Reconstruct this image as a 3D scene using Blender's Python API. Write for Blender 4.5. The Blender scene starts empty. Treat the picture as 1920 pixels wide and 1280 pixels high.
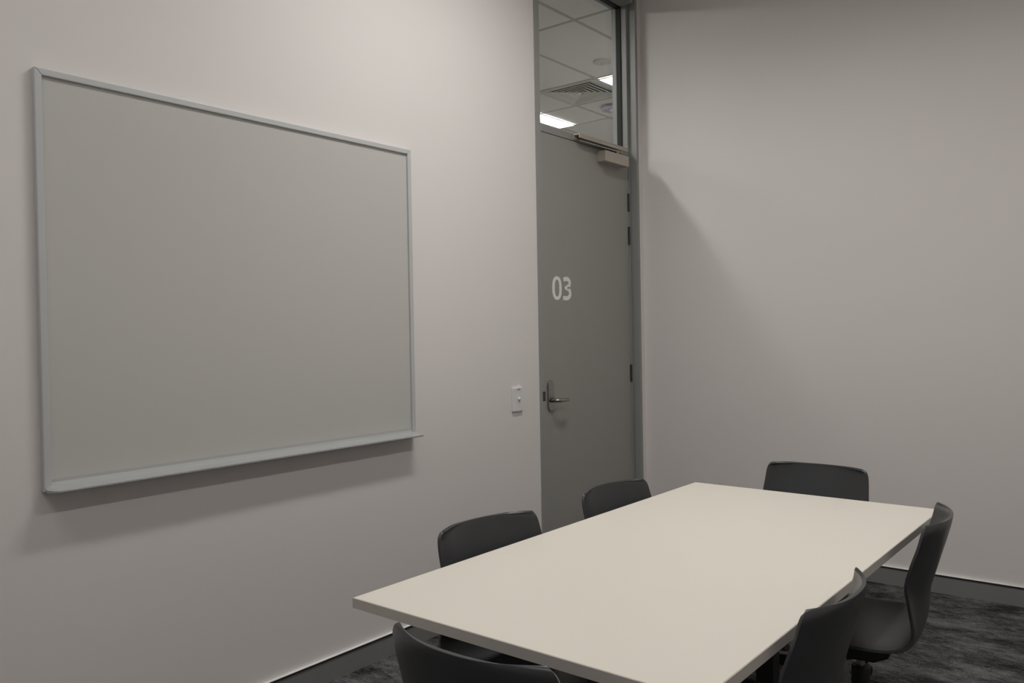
import bpy, bmesh, math
from mathutils import Vector, Matrix
S = bpy.context.scene
COL = S.collection
PI = math.pi

# ------------------------------------------------------------------ materials
def mat(name, col, rough=.6, metal=0., spec=.5, coat=0.):
    m = bpy.data.materials.new(name); m.use_nodes = True
    b = m.node_tree.nodes['Principled BSDF']
    b.inputs['Base Color'].default_value = (*col, 1)
    b.inputs['Roughness'].default_value = rough
    b.inputs['Metallic'].default_value = metal
    b.inputs['Specular IOR Level'].default_value = spec
    b.inputs['Coat Weight'].default_value = coat
    return m
def nodes(m):
    return m.node_tree.nodes, m.node_tree.links, m.node_tree.nodes['Principled BSDF']
def mottled(name, col, rough, amt=.03, scale=3., bump=0., bscale=300., **k):
    """base colour with a faint large-scale variation and optional fine bump"""
    m = mat(name, col, rough, **k); n, l, b = nodes(m)
    tc = n.new('ShaderNodeTexCoord'); no = n.new('ShaderNodeTexNoise')
    no.inputs['Scale'].default_value = scale; no.inputs['Detail'].default_value = 4
    l.new(tc.outputs['Object'], no.inputs['Vector'])
    mx = n.new('ShaderNodeMix'); mx.data_type = 'RGBA'
    mx.inputs[6].default_value = (*[c*(1-amt) for c in col], 1)
    mx.inputs[7].default_value = (*[min(1, c*(1+amt)) for c in col], 1)
    l.new(no.outputs['Fac'], mx.inputs[0]); l.new(mx.outputs[2], b.inputs['Base Color'])
    if bump:
        n2 = n.new('ShaderNodeTexNoise'); n2.inputs['Scale'].default_value = bscale; n2.inputs['Detail'].default_value = 3
        l.new(tc.outputs['Object'], n2.inputs['Vector'])
        bp = n.new('ShaderNodeBump'); bp.inputs['Strength'].default_value = bump; bp.inputs['Distance'].default_value = .001
        l.new(n2.outputs['Fac'], bp.inputs['Height']); l.new(bp.outputs['Normal'], b.inputs['Normal'])
    return m
M = {}
M['wall'] = mottled('wall_paint', (.82, .783, .76), .72, .012, 1.5, .08, 260, spec=.3)
M['ceil'] = mottled('ceiling_tile', (.82, .80, .77), .9, .02, 4, .25, 120)
M['ceilgrid'] = mat('ceiling_grid_paint', (.50, .49, .46), .6)
M['board'] = mottled('whiteboard_enamel', (.60, .59, .562), .25, .008, 1.2, spec=.45)
M['alu'] = mottled('anodised_aluminium', (.58, .59, .59), .42, .02, 8)
M['tray'] = mottled('satin_tray_aluminium', (.42, .43, .43), .5, .02, 8, spec=.35)
M['frame'] = mottled('grey_frame_paint', (.32, .32, .305), .42, .015, 3, spec=.5)
M['leaf'] = mottled('grey_door_paint', (.34, .334, .308), .45, .02, 2.5, .06, 200, spec=.4)
M['steel'] = mat('satin_stainless', (.36, .35, .33), .3, 1.)
M['dsteel'] = mat('dark_steel', (.07, .07, .065), .4, .6)
M['closer'] = mat('closer_cover_enamel', (.46, .42, .36), .42, .35)
M['rubber'] = mat('black_gasket', (.012, .012, .012), .6)
M['vinyl'] = mat('pale_vinyl_number', (.88, .88, .86), .6)
M['white_plastic'] = mat('white_plastic', (.78, .77, .77), .35)
M['grey_plastic'] = mat('grey_plastic', (.38, .38, .38), .4)
M['lav_plastic'] = mat('lavender_grey_plastic', (.40, .39, .47), .4)
M['top'] = mottled('cream_laminate', (.80, .755, .675), .42, .006, 2, spec=.4)
M['edge'] = mat('laminate_edge_band', (.62, .585, .54), .5)
M['shell'] = mottled('charcoal_chair_plastic', (.045, .046, .050), .32, .03, 6, .12, 900, spec=.55)
M['base'] = mat('black_chair_base', (.018, .018, .018), .45)
M['gas'] = mat('gas_lift_steel', (.16, .16, .15), .35, .7)
M['tframe'] = mat('black_table_frame', (.02, .02, .022), .5)
M['skirt'] = mat('grey_skirting', (.255, .255, .25), .45, .1)
M['skirtdark'] = mat('dark_skirting_bead', (.022, .021, .024), .5)
M['skirtcap'] = mat('lit_pale_skirting_cap', (.88, .87, .86), .4)  # light metal, with the brightness of the lit top edge in its colour
M['vent'] = mat('vent_enamel', (.62, .60, .56), .5)
M['dark'] = mat('vent_shade_black', (.012, .012, .012), .9)  # paints in the darkness inside the vent

def emit(name, col, s):
    m = bpy.data.materials.new(name); m.use_nodes = True
    n, l, b = nodes(m)
    b.inputs['Base Color'].default_value = (.8, .8, .8, 1)
    b.inputs['Emission Color'].default_value = (*col, 1); b.inputs['Emission Strength'].default_value = s
    return m
ROOM = [18.5, 12., 5.6, 6.8]
SPREAD = 152.
M['lamp_room'] = emit('room_panel_glow', (1., .982, .955), 6.)
M['lamp_hall'] = emit('corridor_panel_glow', (1., .98, .95), 42.)

# clear glass pane: fresnel mix of transparent and sharp reflection
g = bpy.data.materials.new('clear_glass'); g.use_nodes = True
n = g.node_tree.nodes; l = g.node_tree.links; n.clear()
o = n.new('ShaderNodeOutputMaterial'); mx = n.new('ShaderNodeMixShader'); tr = n.new('ShaderNodeBsdfTransparent')
gl = n.new('ShaderNodeBsdfGlossy'); ge = n.new('ShaderNodeNewGeometry')
tr.inputs['Color'].default_value = (.93, .95, .94, 1); gl.inputs['Roughness'].default_value = .0
dt = n.new('ShaderNodeVectorMath'); dt.operation = 'DOT_PRODUCT'
l.new(ge.outputs['Incoming'], dt.inputs[0]); l.new(ge.outputs['Normal'], dt.inputs[1])
def nm(op, a, v):
    q = n.new('ShaderNodeMath'); q.operation = op; l.new(a, q.inputs[0]) if not isinstance(a, float) else None
    q.inputs[1].default_value = v; return q.outputs[0]
ab = nm('ABSOLUTE', dt.outputs['Value'], 0); om = nm('MULTIPLY_ADD', ab, -1); om.node.inputs[2].default_value = 1
fr = nm('MULTIPLY_ADD', nm('POWER', om, 5), .96); fr.node.inputs[2].default_value = .04
l.new(fr, mx.inputs[0]); l.new(tr.outputs[0], mx.inputs[1]); l.new(gl.outputs[0], mx.inputs[2]); l.new(mx.outputs[0], o.inputs[0])
M['glass'] = g

# mottled carpet
c = mat('mottled_carpet', (.05, .05, .05), .95, spec=.1); M['carpet'] = c
n, l, b = nodes(c)
tc = n.new('ShaderNodeTexCoord')
def nz(scale, detail, sx, sy, rough=.6, off=0):
    mp = n.new('ShaderNodeMapping'); mp.inputs['Scale'].default_value = (sx, sy, 1); mp.inputs['Location'].default_value = (off, off, 0)
    l.new(tc.outputs['Object'], mp.inputs['Vector'])
    t = n.new('ShaderNodeTexNoise'); t.inputs['Scale'].default_value = scale; t.inputs['Detail'].default_value = detail; t.inputs['Roughness'].default_value = rough
    l.new(mp.outputs[0], t.inputs['Vector']); return t.outputs['Fac']
def mth(op, a, bb):
    q = n.new('ShaderNodeMath'); q.operation = op
    for i, v in enumerate((a, bb)):
        if isinstance(v, (int, float)): q.inputs[i].default_value = v
        else: l.new(v, q.inputs[i])
    return q.outputs[0]
big = nz(6.5, 6, .6, 1.2, .62)
streak = nz(55, 5, .4, 1.5, .7, 3)
fine = nz(210, 3, .6, 1.3, .8, 7)
s_ = mth('ADD', mth('ADD', mth('MULTIPLY', big, .62), mth('MULTIPLY', streak, .50)), mth('MULTIPLY', fine, .55))
rp = n.new('ShaderNodeValToRGB'); l.new(s_, rp.inputs[0])
e = rp.color_ramp.elements
e[0].position = .715; e[0].color = (.0135, .0138, .0150, 1)
e[1].position = .975; e[1].color = (.20, .20, .198, 1)
k = e.new(.80); k.color = (.050, .050, .051, 1)
k = e.new(.85); k.color = (.098, .098, .098, 1)
l.new(rp.outputs[0], b.inputs['Base Color'])
bp = n.new('ShaderNodeBump'); bp.inputs['Strength'].default_value = .5; bp.inputs['Distance'].default_value = .003
l.new(fine, bp.inputs['Height']); l.new(bp.outputs[0], b.inputs['Normal'])

# ------------------------------------------------------------------ mesh helpers
def tag(ob, label=None, cat=None, group=None, kind=None):
    if label: ob['label'] = label
    if cat: ob['category'] = cat
    if group: ob['group'] = group
    if kind: ob['kind'] = kind
    return ob
def obj(name, bm, m, parent=None, smooth=False, bevel=0, seg=2):
    me = bpy.data.meshes.new(name)
    bmesh.ops.recalc_face_normals(bm, faces=bm.faces[:])
    bm.to_mesh(me); bm.free()
    for mm in (m if isinstance(m, (list, tuple)) else [m]): me.materials.append(mm)
    if smooth:
        for p in me.polygons: p.use_smooth = True
    ob = bpy.data.objects.new(name, me); COL.objects.link(ob)
    if parent: ob.parent = parent
    if bevel:
        bv = ob.modifiers.new('bevel', 'BEVEL'); bv.width = bevel; bv.segments = seg; bv.limit_method = 'ANGLE'
    return ob
def box(bm, a, b_, mi=0):
    x0, y0, z0 = a; x1, y1, z1 = b_
    v = [bm.verts.new(p) for p in ((x0,y0,z0),(x1,y0,z0),(x1,y1,z0),(x0,y1,z0),(x0,y0,z1),(x1,y0,z1),(x1,y1,z1),(x0,y1,z1))]
    for f in ((0,3,2,1),(4,5,6,7),(0,1,5,4),(1,2,6,5),(2,3,7,6),(3,0,4,7)):
        bm.faces.new([v[i] for i in f]).material_index = mi
def boxes(*bs):
    bm = bmesh.new()
    for q in bs: box(bm, q[0], q[1], q[2] if len(q) > 2 else 0)
    return bm
def prism(bm, pts, to3, mi=0):
    """pts: closed 2D polygon; to3(p, t) maps to 3D for t = 0 and 1"""
    a = [bm.verts.new(to3(p, 0)) for p in pts]; c_ = [bm.verts.new(to3(p, 1)) for p in pts]
    N = len(pts)
    fs = [bm.faces.new(a[::-1]), bm.faces.new(c_)]
    for i in range(N): fs.append(bm.faces.new((a[i], a[(i+1) % N], c_[(i+1) % N], c_[i])))
    for f in fs: f.material_index = mi
def lathe(bm, prof, cx=0, cy=0, seg=28):
    rings = []
    for r, z in prof:
        rings.append([bm.verts.new((cx + r*math.cos(2*PI*i/seg), cy + r*math.sin(2*PI*i/seg), z)) for i in range(seg)])
    for A, B in zip(rings[:-1], rings[1:]):
        for i in range(seg): bm.faces.new((A[i], A[(i+1) % seg], B[(i+1) % seg], B[i]))
    bm.faces.new(rings[0][::-1]); bm.faces.new(rings[-1])
def tube(bm, pts, rad, seg=12):
    rings = []
    for i, p in enumerate(pts):
        p = Vector(p); d = (Vector(pts[min(i+1, len(pts)-1)]) - Vector(pts[max(i-1, 0)])).normalized()
        up = Vector((0, 0, 1)) if abs(d.z) < .9 else Vector((1, 0, 0))
        s = d.cross(up).normalized(); u = s.cross(d)
        r = rad[i] if isinstance(rad, (list, tuple)) else rad
        rings.append([bm.verts.new(p + s*math.cos(2*PI*k/seg)*r + u*math.sin(2*PI*k/seg)*r) for k in range(seg)])
    for A, B in zip(rings[:-1], rings[1:]):
        for i in range(seg): bm.faces.new((A[i], A[(i+1) % seg], B[(i+1) % seg], B[i]))
    bm.faces.new(rings[0][::-1]); bm.faces.new(rings[-1])
def struct(name, bm, m, parent=None, **k):
    ob = obj(name, bm, m, parent, **k)
    if parent is None: ob['kind'] = 'structure'
    return ob
def empty(name, loc, rz=0):
    ob = bpy.data.objects.new(name, None); COL.objects.link(ob)
    ob.location = loc; ob.rotation_euler = (0, 0, rz); ob.empty_display_size = .1
    return ob
def copy_tree(ob, parent=None):
    c_ = ob.copy(); COL.objects.link(c_)
    c_.parent = parent
    for ch in list(ob.children): copy_tree(ch, c_)
    return c_

# ------------------------------------------------------------------ the room
L = 4.475          # far (back) wall
X1, Y0, H = 4.3, -2.3, 3.5
DY0, DY1 = 3.36, 4.427   # outer edges of the door frame
WT = .15           # thickness of the wall with the door
HX, HY = -7.0, 12.5      # extent of the corridor beyond

bm = bmesh.new(); box(bm, (0, Y0, -.1), (X1, L, 0)); struct('floor', bm, M['carpet'])
bm = boxes(((-WT, Y0-.15, 0), (0, DY0, H)), ((-WT, DY1, 0), (0, L, H)), ((-WT, DY0, 3.41), (0, DY1, H)))
struct('wall_left', bm, M['wall'])
bm = boxes(((-WT, L, 0), (X1+.15, L+.12, H))); struct('wall_back', bm, M['wall'])
bm = boxes(((X1, Y0-.15, 0), (X1+.15, L, H))); struct('wall_right', bm, M['wall'])
bm = boxes(((0, Y0-.15, 0), (X1, Y0, H))); struct('wall_front', bm, M['wall'])
bm = boxes(((0, Y0, H), (X1, L, H+.1))); cl = struct('ceiling', bm, M['ceil'])
bm = bmesh.new()
for i in range(1, 7): box(bm, (.15+.6*i-.012, Y0, H-.003), (.15+.6*i+.012, L, H))
for i in range(0, 11): box(bm, (0, -1.9+.6*i-.012, H-.0025), (X1, -1.9+.6*i+.012, H))
obj('ceiling_grid', bm, M['ceilgrid'], cl)

# skirting: light-metal cap with its lit top painted in, dark bead, grey face
def skirting(name, to3):
    bm = bmesh.new(); h = .095
    prism(bm, [(0, 0), (.010, 0), (.010, h-.0095), (0, h-.0095)], to3, 0)
    prism(bm, [(0, h-.0095), (.013, h-.0095), (.013, h-.0015), (0, h-.0015)], to3, 1)
    prism(bm, [(0, h-.0015), (.0142, h-.0015), (.0142, h), (0, h)], to3, 2)
    return struct(name, bm, [M['skirt'], M['skirtdark'], M['skirtcap']])
skirting('baseboard_left', lambda p, t: (p[0], Y0 if t == 0 else DY0, p[1]))
skirting('baseboard_back', lambda p, t: (.0 if t == 0 else X1, L-p[0], p[1]))
skirting('baseboard_right', lambda p, t: (X1-p[0], Y0 if t == 0 else L-.0131, p[1]))
skirting('baseboard_front', lambda p, t: (.0131 if t == 0 else X1-.0131, Y0+p[0], p[1]))

# ------------------------------------------------------------------ corridor beyond the transom
bm = boxes(((HX, Y0-.15, -.1), (-WT, HY, 0))); struct('floor_corridor', bm, M['carpet'])
bm = boxes(((-WT, L+.12, -.1), (0, HY, 3.6))); struct('wall_corridor_near', bm, M['wall'])
bm = boxes(((HX-.1, Y0-.15, 0), (HX, HY, H))); struct('wall_corridor_far', bm, M['wall'])
bm = boxes(((HX, HY, 0), (-WT, HY+.1, H))); struct('wall_corridor_end', bm, M['wall'])
bm = boxes(((HX, Y0-.25, 0), (-WT, Y0-.15, H))); struct('wall_corridor_start', bm, M['wall'])
bm = boxes(((HX, Y0-.15, H), (-WT, HY, H+.1))); ch = struct('ceiling_corridor', bm, M['ceil'])
bm = bmesh.new()
for i in range(0, 11):
    x = -.63-.61*i
    if x > HX: box(bm, (x-.012, Y0, H-.004), (x+.012, HY, H))
for y in (-1.35, -.75, .45, 1.65, 2.25, 3.45, 4.68, 5.9, 6.5, 7.1, 8.3, 9.5, 10.1, 11.3):
    box(bm, (HX, y-.012, H-.0035), (-WT, y+.012, H))
obj('ceiling_grid', bm, M['ceilgrid'], ch)

def panel_light(x0, x1, y0, y1, m, label, group=None):
    t = empty('ceiling_light', ((x0+x1)/2, (y0+y1)/2, H)); tag(t, label, 'ceiling light', group)
    w, d = (x1-x0)/2, (y1-y0)/2; f = .012
    bm = boxes(((-w, -d, -.012), (-w+f, d, -.0045)), ((w-f, -d, -.012), (w, d, -.0045)),
               ((-w+f, -d, -.012), (w-f, -d+f, -.0045)), ((-w+f, d-f, -.012), (w-f, d, -.0045)))
    obj('light_frame', bm, M['white_plastic'], t)
    bm = boxes(((-w+f, -d+f, -.009), (w-f, d-f, -.005)))
    obj('diffuser', bm, m, t)
    return t
panel_light(-1.235, -1.03, 5.92, 7.09, M['lamp_hall'], 'bright linear ceiling light seen at upper right through the transom, beside the air vent')
panel_light(-2.47, -2.26, 5.92, 7.09, M['lamp_hall'], 'bright linear ceiling light seen at lower left through the transom, just above the door')
# the corridor's other lights (far ones added to brighten its ceiling) and the room's own, all out of the frame
for x, y in ((-.87, 2.27), (-3.69, 5.92), (-3.69, 1.0), (-2.47, 1.0), (-4.91, 5.92), (-2.47, 9.55), (-4.91, 9.55), (-5.52, 3.45), (-3.69, 8.32), (-6.13, 7.1)):
    panel_light(x, x+.2, y, y+1.17, M['lamp_hall'], 'linear ceiling light of the corridor, outside the view; the far ones are added fill', 'corridor lights outside the view')
for i_, (x, y, lab) in enumerate(((.94, 1.8, 'linear room ceiling light above the wall side of the table, outside the view'),
        (2.50, 1.8, 'linear room ceiling light over the open side of the room, outside the view'),
        (.86, -.85, 'linear room ceiling light near the whiteboard wall behind the viewpoint, outside the view'),
        (2.50, -.85, 'linear room ceiling light above and behind the viewpoint, outside the view'))):
    fx_ = panel_light(x, x+.2, y, y+1.2, M['lamp_room'], lab)
    la = bpy.data.lights.new('panel_lamp', 'AREA'); la.shape = 'RECTANGLE'; la.size = .17; la.size_y = 1.17
    la.spread = math.radians(SPREAD); la.color = (1., .982, .955); la.energy = ROOM[i_]
    lo_ = bpy.data.objects.new('panel_lamp', la); COL.objects.link(lo_); lo_.parent = fx_; lo_.location = (0, 0, -.013)

# square four-way air diffuser
vt = empty('air_vent', (-1.57, 6.175, H)); tag(vt, 'square four-way air vent with dark slots in the corridor ceiling', 'air vent')
bm = bmesh.new()
R0 = .295
def ringframe(bm, ro, zo, ri, zi, th=.003, top=0):
    for k in range(4):
        c_, s = math.cos(k*PI/2), math.sin(k*PI/2)
        def P(x, y, z): return (c_*x - s*y, s*x + c_*y, z)
        q = [P(-ro, -ro, zo), P(ro, -ro, zo), P(ri, -ri, zi), P(-ri, -ri, zi)]
        a = [bm.verts.new(p) for p in q]; b_ = [bm.verts.new((p[0], p[1], p[2]+th)) for p in q]
        bm.faces.new(a); bm.faces.new(b_[::-1]).material_index = top
        for i in range(4): bm.faces.new((a[i], a[(i+1) % 4], b_[(i+1) % 4], b_[i]))
ringframe(bm, R0, -.007, .262, -.007)
obj('vent_frame', bm, M['vent'], vt)
for i in range(6):
    r = .258-.042*i
    bm = bmesh.new(); ringframe(bm, r, -.008, r-.015, -.008, .0015); ringframe(bm, r-.015, -.008, r-.036, .0165, .0015, 1)  # slat tops blackened to stand for the unlit space between them
    obj('louvre', bm, [M['vent'], M['dark']], vt)
bm = boxes(((-.262, -.262, .0175), (.262, .262, .019))); obj('duct_shade', bm, M['dark'], vt)  # black sheet painting in the shade behind the louvres

sp = empty('ceiling_sensor', (-.96, 5.56, H)); tag(sp, 'small round ceiling sensor with a pale centre bead, above the upper light', 'sensor')
bm = bmesh.new(); lathe(bm, [(.075, -.0005), (.074, -.008), (.066, -.013), (.030, -.015)]); obj('rim', bm, M['vent'], sp, True)
bm = bmesh.new(); lathe(bm, [(.013, -.014), (.013, -.030), (.009, -.036), (.003, -.038)], seg=16); obj('bead', bm, M['white_plastic'], sp, True)
sp = empty('smoke_detector', (-1.60, 6.72, H)); tag(sp, 'lavender-grey ceiling detector with a white square, below the vent and cut by the frame', 'detector')
bm = bmesh.new(); lathe(bm, [(.085, -.0005), (.09, -.016), (.10, -.020), (.10, -.034), (.085, -.050), (.05, -.060)], seg=8); obj('housing', bm, M['lav_plastic'], sp)
bm = boxes(((.01, -.05, -.066), (.075, .02, -.045))); obj('indicator_window', bm, M['white_plastic'], sp)

# cut an opening in the ceiling slab for the vent's depth
me = ch.data
bm = bmesh.new()
vx0, vx1, vy0, vy1 = -1.57-.262, -1.57+.262, 6.175-.262, 6.175+.262
for a, b_ in (((HX, Y0-.15, H), (vx0, HY, H+.1)), ((vx1, Y0-.15, H), (-WT, HY, H+.1)), ((vx0, Y0-.15, H), (vx1, vy0, H+.1)), ((vx0, vy1, H), (vx1, HY, H+.1))): box(bm, a, b_)
bm.to_mesh(me); bm.free()

# ------------------------------------------------------------------ door, frame, transom
JI0, JI1 = DY0+.045, 4.377     # inner faces of the jambs behind the rebate
LX = -.045                     # front plane of the leaf
DT, BT, FT = 2.425, 2.463, 3.36
bm = boxes(((-WT, DY0, 0), (.004, JI0, 3.41)),
           ((-WT, JI1, 0), (LX, DY1, 3.41)), ((LX, DY1-.025, 0), (.004, DY1, 3.41)),
           ((-WT, JI0, DT), (LX, JI1, BT)),
           ((-WT, JI0, FT), (.004, JI1, 3.41)))
trim = struct('trim_1', bm, M['frame'], bevel=.0015)
# stepped stop on the hinge jamb
obj('stop_strip', boxes(((LX-.0, JI1+.001, 0.0), (LX+.007, JI1+.012, DT))), M['frame'], trim)
obj('strike_plate', boxes(((-.006, JI0-.020, .985), (.0052, JI0+.001, 1.035))), M['dsteel'], trim)
# closer slide rail on the transom bar
rail = obj('closer_rail', boxes(((LX, 3.775, 2.428), (LX+.006, 4.30, 2.458)), ((LX+.006, 3.775, 2.452), (.002, 4.30, 2.458)),
      ((-.004, 3.775, 2.434), (.002, 4.30, 2.452)), ((LX+.006, 3.775, 2.430), (LX+.010, 4.30, 2.452))), M['closer'], trim, bevel=.001)

win = struct('window_1', boxes(((-.101, JI0+.002, BT+.002), (-.095, JI1-.002, FT-.002))), M['glass'])
gk = boxes(((-.114, JI0, BT), (-.082, JI0+.009, FT)), ((-.114, JI1-.009, BT), (-.082, JI1, FT)),
           ((-.114, JI0+.009, FT-.009), (-.082, JI1-.009, FT)), ((-.114, JI0+.009, BT), (-.082, JI1-.009, BT+.004)))
obj('gasket', gk, M['rubber'], win)

door = struct('door_1', boxes(((LX-.04, JI0+.003, .008), (LX, JI1-.003, DT-.004))), M['leaf'], bevel=.001)
for z0, z1 in ((2.085, 2.195), (1.880, 1.990), (1.030, 1.135)):
    h = bmesh.new(); lathe(h, [(.0065, z0), (.0065, z1)], LX+.004, JI1-.0035, 14)
    box(h, (LX-.001, JI1-.014, z0), (LX+.0015, JI1-.004, z1))
    obj('hinge', h, M['dsteel'], door)
# closer body and arm
cb = obj('closer_body', boxes(((LX, 4.022, 2.340), (.015, 4.285, 2.402))), M['closer'], door, bevel=.002)
bm = bmesh.new(); lathe(bm, [(.012, 2.402), (.012, 2.426)], -.015, 4.20, 16)
prism(bm, [(-.025, 4.205), (-.005, 4.205), (-.012, 3.80), (-.026, 3.80)], lambda p, t: (p[0], p[1], 2.420 + .007*t))
obj('closer_arm', bm, M['steel'], cb)

# 03 number
def ring_digit(bm, cy, cz, w, h, s):
    N = 40; o_, i_ = [], []
    def se(a, rw, rh, e=2.35):
        c_, s_ = math.cos(a), math.sin(a)
        return (cy + math.copysign(abs(c_)**(2/e), c_)*rw, cz + math.copysign(abs(s_)**(2/e), s_)*rh)
    A = [se(2*PI*k/N, w/2, h/2) for k in range(N)]; B = [se(2*PI*k/N, w/2-s, h/2-s*.8) for k in range(N)]
    for x in (LX+.0004, LX+.0010):
        o_.append([bm.verts.new((x, *p)) for p in A]); i_.append([bm.verts.new((x, *p)) for p in B])
    for k in range(N):
        k2 = (k+1) % N
        bm.faces.new((o_[1][k], o_[1][k2], i_[1][k2], i_[1][k])); bm.faces.new((o_[0][k], i_[0][k], i_[0][k2], o_[0][k2]))
        bm.faces.new((o_[0][k], o_[0][k2], o_[1][k2], o_[1][k])); bm.faces.new((i_[0][k], i_[1][k], i_[1][k2], i_[0][k2]))
def stroke(bm, pts, s):
    Lp, Rp = [], []
    for i, p in enumerate(pts):
        a = Vector(pts[max(i-1, 0)]); b_ = Vector(pts[min(i+1, len(pts)-1)]); d = (b_-a).normalized(); nrm = Vector((-d.y, d.x))
        w = s[i] if isinstance(s, list) else s
        Lp.append(Vector(p)+nrm*w/2); Rp.append(Vector(p)-nrm*w/2)
    f = [[bm.verts.new((x, q.x, q.y)) for q in side] for x in (LX+.0004, LX+.0010) for side in (Lp, Rp)]
    for i in range(len(pts)-1):
        bm.faces.new((f[0][i], f[0][i+1], f[1][i+1], f[1][i])); bm.faces.new((f[2][i], f[3][i], f[3][i+1], f[2][i+1]))
        bm.faces.new((f[0][i], f[2][i], f[2][i+1], f[0][i+1])); bm.faces.new((f[1][i], f[1][i+1], f[3][i+1], f[3][i]))
    for j in (0, len(pts)-1): bm.faces.new((f[0][j], f[1][j], f[3][j], f[2][j]))
D0 = 3.553  # left edge of the 0
ND = obj('door_number', boxes(((LX+.0001, D0+.0, 1.50), (LX+.0002, D0+.001, 1.501))), M['vinyl'], door)
bm = bmesh.new(); ring_digit(bm, D0+.043, 1.5875, .090, .130, .0235)
ND.data = bpy.data.meshes.new('door_number')
cy = D0+.142
def arc(cx_, cz_, rw, rh, a0, a1, N=14):
    return [(cx_+rw*math.cos(math.radians(a0+(a1-a0)*k/N)), cz_+rh*math.sin(math.radians(a0+(a1-a0)*k/N))) for k in range(N+1)]
s = .0235
up = [(cy-.036, 1.6355)] + arc(cy-.010, 1.6190, .0345, .0225, 100, -50) + [(cy-.004, 1.5935)]
lo = [(cy-.004, 1.5875)] + arc(cy-.010, 1.5610, .0375, .0275, 50, -100, 18) + [(cy-.042, 1.5345)]
stroke(bm, up, s)
stroke(bm, lo, s)
box(bm, (LX+.0002, cy-.0255, 1.5815), (LX+.0012, cy+.004, 1.6005))
bm.to_mesh(ND.data); bm.free(); ND.data.materials.append(M['vinyl'])

# lever handle on a long rounded plate
hy, hz0, hz1, hw = 3.515, .922, 1.088, .0265
pts = [(hy+hw*math.cos(a), hz1-hw+hw*math.sin(a)) for a in [PI*k/12 for k in range(13)]] + [(hy+hw*math.cos(a), hz0+hw+hw*math.sin(a)) for a in [PI+PI*k/12 for k in range(13)]]
bm = bmesh.new(); prism(bm, pts, lambda p, t: (LX + .011*t, p[0], p[1]))
hp = obj('door_handle', bm, M['steel'], door, bevel=.002, seg=3)
bm = bmesh.new()
tube(bm, [(LX+.01, hy-.004, .978), (LX+.035, hy-.004, .978), (LX+.050, hy+.002, .978), (LX+.057, hy+.014, .978), (LX+.059, hy+.035, .978), (LX+.058, hy+.065, .9775), (LX+.055, hy+.090, .977), (LX+.050, hy+.100, .977)], [.0105, .0105, .0105, .0105, .0105, .010, .009, .007], 16)
obj('lever', bm, M['steel'], hp, True)

# ------------------------------------------------------------------ light switch
sw = empty('light_switch', (0, 3.165, 1.012)); tag(sw, 'white wall switch plate with one small button, beside the grey door', 'light switch')
obj('switch_plate', boxes(((0, -.040, -.060), (.012, .040, .060))), M['white_plastic'], sw, bevel=.003, seg=3)
bm = bmesh.new(); lathe(bm, [(.0085, 0), (.0085, .006), (.006, .009)], seg=16)
bmesh.ops.rotate(bm, verts=bm.verts[:], matrix=Matrix.Rotation(PI/2, 3, 'Y')); bmesh.ops.translate(bm, verts=bm.verts[:], vec=(.012, .004, .002))
obj('push_button', bm, M['white_plastic'], sw, True)
obj('label_strip', boxes(((.012, -.008, .045), (.0128, .018, .054))), M['grey_plastic'], sw)

# ------------------------------------------------------------------ whiteboard
WY0, WY1, WZ0, WZ1 = .921, 2.434, .909, 2.147
wb = empty('whiteboard', (0, (WY0+WY1)/2, WZ0)); tag(wb, 'large wall-mounted whiteboard with thin aluminium frame and pen tray', 'whiteboard')
def rel(bm):
    bmesh.ops.translate(bm, verts=bm.verts[:], vec=(0, -(WY0+WY1)/2, -WZ0)); return bm
obj('writing_surface', rel(boxes(((.001, WY0+.018, WZ0+.03), (.0125, WY1-.018, WZ1-.018)))), M['board'], wb)
bm = bmesh.new()
fw = .021; fx = .021
def fr_piece(pts): prism(bm, pts, lambda p, t: (.0005 + (fx-.0005)*t, p[0], p[1]))
fr_piece([(WY0, WZ0+.002), (WY0+fw, WZ0+.02), (WY0+fw, WZ1-fw), (WY0, WZ1)])
fr_piece([(WY1, WZ0+.002), (WY1, WZ1), (WY1-fw, WZ1-fw), (WY1-fw, WZ0+.02)])
fr_piece([(WY0, WZ1), (WY0+fw, WZ1-fw), (WY1-fw, WZ1-fw), (WY1, WZ1)])
obj('board_frame', rel(bm), M['alu'], wb, bevel=.0025, seg=2)
prof = [(.0127, .946), (.0145, .937), (.0195, .929), (.028, .923), (.040, .9195), (.052, .9178), (.060, .9172), (.0635, .9185), (.0660, .9185), (.0672, .9165),
        (.0672, .9125), (.0655, .9105), (.052, .9110), (.030, .9125), (.0005, .9125), (.0005, .930), (.0095, .946)]
bm = bmesh.new()
ys = [WY0+.006, WY0+.012, WY0+.022] ; sc = [.80, .93, 1.0]
rings = []
for y, k_ in [(WY0+.004, .62), (WY0+.010, .85), (WY0+.020, .97), (WY0+.032, 1.0), (WY1-.001, 1.0)]:
    rings.append([bm.verts.new((px*k_ if px > .013 else px, y, pz)) for px, pz in prof])
for A, B in zip(rings[:-1], rings[1:]):
    for i in range(len(prof)):
        j = (i+1) % len(prof); bm.faces.new((A[i], A[j], B[j], B[i]))
bm.faces.new(rings[0][::-1]); bm.faces.new(rings[-1])
obj('pen_tray', rel(bm), M['tray'], wb, smooth=False)

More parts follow.
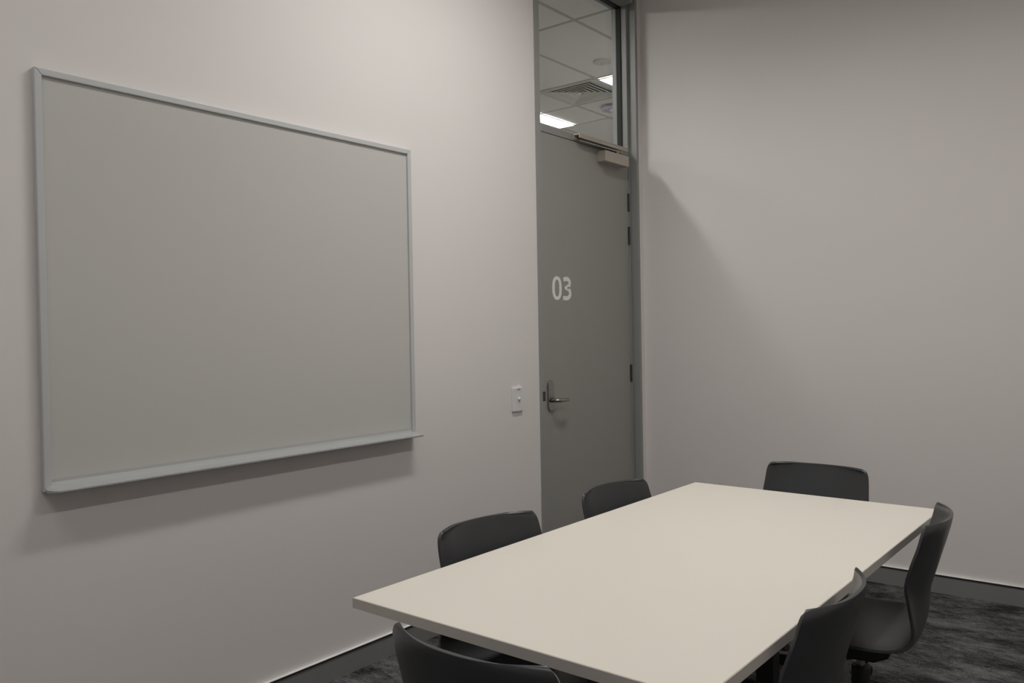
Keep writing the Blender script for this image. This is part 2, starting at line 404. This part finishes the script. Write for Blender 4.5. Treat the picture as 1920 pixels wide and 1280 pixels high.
# ------------------------------------------------------------------ table
TR = -.0068
tb = empty('meeting_table', (1.512, 2.083, 0), TR)
tb.location = (1.5135, 2.083, 0)
tag(tb, 'rectangular meeting table with cream laminate top in the middle of the room', 'table')
tw, tl, tt = .4525, .8945, .025
bm = bmesh.new()
box(bm, (-tw+.001, -tl+.001, .73-tt), (tw-.001, tl-.001, .73), 0)
bm2 = bmesh.new(); 
obj('tabletop', bm, M['top'], tb, bevel=.0015)
bm2.free()
bm = boxes(((-tw, -tl, .73-tt+.0003), (tw, -tl+.001, .7285)), ((-tw, tl-.001, .73-tt+.0003), (tw, tl, .7285)),
           ((-tw, -tl+.001, .73-tt+.0003), (-tw+.001, tl-.001, .7285)), ((tw-.001, -tl+.001, .73-tt+.0003), (tw, tl-.001, .7285)))
obj('edge_band', bm, M['edge'], tb)
for sy in (-1, 1):
    yy = sy*.505
    lg = obj('leg', boxes(((-.03, yy-.03, .03), (.03, yy+.03, .68))), M['tframe'], tb, bevel=.003)
    obj('foot', boxes(((-.30, yy-.035, .0), (.30, yy+.035, .032))), M['tframe'], lg, bevel=.006)
    obj('support_arm', boxes(((-.33, yy-.025, .678), (.33, yy+.025, .704))), M['tframe'], lg, bevel=.003)
obj('crossbeam', boxes(((-.02, -.475, .62), (.02, .475, .675))), M['tframe'], tb, bevel=.003)

# ------------------------------------------------------------------ chairs (local +X = the way the sitter looks)
ROWS = [  # centre x, centre z, side x, side z, half width
    (.232, .398, .200, .408, .150), (.236, .412, .206, .424, .165), (.226, .428, .202, .440, .185), (.195, .438, .182, .450, .208), (.13, .439, .13, .456, .226), (.06, .434, .06, .457, .233),
    (-.02, .428, -.02, .457, .236), (-.075, .425, -.08, .458, .235), (-.108, .427, -.115, .461, .231),
    (-.140, .436, -.145, .470, .227), (-.165, .455, -.163, .488, .221), (-.176, .485, -.170, .516, .216),
    (-.180, .530, -.164, .555, .211), (-.188, .580, -.156, .600, .208), (-.203, .635, -.151, .640, .207),
    (-.219, .690, -.164, .692, .204), (-.234, .740, -.181, .742, .200), (-.243, .773, -.1895, .774, .197),
    (-.2470, .790, -.1935, .790, .192), (-.2485, .800, -.1955, .799, .184), (-.2490, .805, -.1965, .803, .172)]
def cr(P, t):
    n_ = len(P)-1; i = min(int(t), n_-1); f = t-i
    p0, p1, p2, p3 = P[max(i-1, 0)], P[i], P[i+1], P[min(i+2, n_)]
    return [.5*((2*b_)+(-a+c_)*f+(2*a-5*b_+4*c_-d)*f*f+(-a+3*b_-3*c_+d)*f**3) for a, b_, c_, d in zip(p0, p1, p2, p3)]
def shell_mesh():
    bm = bmesh.new(); NV = 60; NU = 24; grid = []
    for j in range(NV+1):
        cx_, cz_, sx_, sz_, hw_ = cr(ROWS, (len(ROWS)-1)*j/NV)
        row = []
        for i in range(NU+1):
            u = -1+2*i/NU; u = math.copysign(1-(1-abs(u))**1.15, u)
            w = abs(u)**2.3
            row.append(bm.verts.new((cx_+(sx_-cx_)*w, u*hw_, cz_+(sz_-cz_)*w)))
        grid.append(row)
    for j in range(NV):
        for i in range(NU): bm.faces.new((grid[j][i], grid[j][i+1], grid[j+1][i+1], grid[j+1][i]))
    return bm
def make_chair():
    t = empty('meeting_chair', (0, 0, 0))
    sh = obj('shell', shell_mesh(), M['shell'], t, True)
    so = sh.modifiers.new('thick', 'SOLIDIFY'); so.thickness = .009; so.offset = 0
    bv = sh.modifiers.new('round', 'BEVEL'); bv.width = .0035; bv.segments = 3; bv.limit_method = 'ANGLE'; bv.angle_limit = math.radians(50)
    bm = bmesh.new()
    prism(bm, [(-.10, .418), (.11, .422), (.09, .385), (.05, .365), (-.05, .365), (-.09, .385)], lambda p, q: (p[0], -.085+.17*q, p[1]))
    obj('seat_mount', bm, M['base'], t, bevel=.006)
    bm = bmesh.new(); lathe(bm, [(.013, .27), (.013, .368)], seg=20); obj('gas_lift', bm, M['gas'], t, True)
    bm = bmesh.new(); lathe(bm, [(.028, .10), (.027, .318), (.024, .322)], seg=28); obj('column_cover', bm, M['base'], t)
    bm = bmesh.new(); lathe(bm, [(.030, .060), (.040, .068), (.042, .100), (.034, .118)], seg=28); obj('base_hub', bm, M['base'], t)
    for k in range(5):
        a = 2*PI*k/5; c_, s_ = math.cos(a), math.sin(a)
        bm = bmesh.new(); secs = []
        for r, z, w, h in ((.030, .094, .024, .022), (.12, .100, .021, .019), (.22, .092, .018, .015), (.295, .080, .015, .012), (.31, .076, .011, .009)):
            secs.append([bm.verts.new((c_*r - s_*y, s_*r + c_*y, z+dz)) for y, dz in ((-w, -h), (w, -h), (w*.8, h), (-w*.8, h))])
        for A, B in zip(secs[:-1], secs[1:]):
            for i in range(4): bm.faces.new((A[i], A[(i+1) % 4], B[(i+1) % 4], B[i]))
        bm.faces.new(secs[0][::-1]); bm.faces.new(secs[-1])
        lg = obj('base_leg', bm, M['base'], t, bevel=.003)
        bm = bmesh.new(); lathe(bm, [(.006, .045), (.006, .072)], c_*.292, s_*.292, 10)
        for off in (-.014, .014):
            w_ = bmesh.new(); lathe(w_, [(.021, -.008), (.026, -.005), (.026, .005), (.021, .008)], seg=20)
            tmp = bpy.data.meshes.new('t'); 
            bmesh.ops.rotate(w_, verts=w_.verts[:], matrix=Matrix.Rotation(PI/2, 3, 'X')); bmesh.ops.translate(w_, verts=w_.verts[:], vec=(-.012, off, .026))
            bmesh.ops.rotate(w_, verts=w_.verts[:], matrix=Matrix.Rotation(a, 3, 'Z')); bmesh.ops.translate(w_, verts=w_.verts[:], vec=(c_*.292, s_*.292, 0))
            w_.to_mesh(tmp); w_.free(); bm.from_mesh(tmp); bpy.data.meshes.remove(tmp)
        obj('castor', bm, M['base'], lg)
    return t
proto = make_chair()
R = math.radians
CH = [ # x, y, facing angle (deg), base spin handled with the chair, label
    (1.193, 1.739, -8, -.008, 'charcoal plastic swivel chair on the wall side of the table, nearer the whiteboard'),
    (1.200, 2.451, -5, -.015, 'charcoal plastic swivel chair between the table and the grey door'),
    (1.823, 1.678, 181, 0, 'charcoal plastic swivel chair at the table\'s long right side, cut by the lower picture edge'),
    (1.838, 2.515, 186.5, 0, 'charcoal plastic swivel chair at the table\'s right far corner, its seat in view'),
    (1.484, 2.995, -90, 0, 'charcoal plastic swivel chair at the far end of the table, before the back wall'),
    (1.602, 1.190, 90, 0, 'charcoal plastic swivel chair seen from behind at the near end of the table')]
for i, (x, y, a, dz, lab) in enumerate(CH):
    o_ = proto if i == 0 else copy_tree(proto)
    o_.location = (x, y, 0); o_.rotation_euler = (0, 0, R(a)); tag(o_, lab, 'chair', 'meeting chairs around the table')
    for c_ in o_.children:          # the gas lift stands a little lower on some chairs
        if c_.name.split('.')[0] in ('shell', 'seat_mount', 'gas_lift'): c_.location.z = dz
        if c_.name.split('.')[0] == 'base_leg': c_.rotation_euler.z = R((22, 0, 64.6, 36, 0, 11.6)[i])   # each base stands turned its own way

# ------------------------------------------------------------------ world, camera
w = bpy.data.worlds.new('world'); S.world = w; w.use_nodes = True
w.node_tree.nodes['Background'].inputs[0].default_value = (.5, .5, .5, 1); w.node_tree.nodes['Background'].inputs[1].default_value = .0

yaw, pitch, roll, fpx = .6744, -.0135, -.0173, 1544.6
cyw, syw, cp, sp_ = math.cos(yaw), math.sin(yaw), math.cos(pitch), math.sin(pitch)
f = Vector((-syw*cp, cyw*cp, sp_)); r = Vector((cyw, syw, 0)); u = r.cross(f)
r2 = math.cos(roll)*r + math.sin(roll)*u; u2 = -math.sin(roll)*r + math.cos(roll)*u
cam = bpy.data.cameras.new('camera'); co = bpy.data.objects.new('camera', cam); COL.objects.link(co)
mt = Matrix((( r2.x, u2.x, -f.x, 2.5818), (r2.y, u2.y, -f.y, -.0924), (r2.z, u2.z, -f.z, 1.36), (0, 0, 0, 1)))
co.matrix_world = mt
cam.sensor_fit = 'HORIZONTAL'; cam.sensor_width = 36; cam.lens = fpx*36/1920; cam.clip_start = .02; cam.clip_end = 60
S.camera = co
S.view_settings.view_transform = 'Standard'; S.view_settings.look = 'None'; S.view_settings.gamma = 1; S.view_settings.exposure = 0
S.view_settings.use_curve_mapping = False
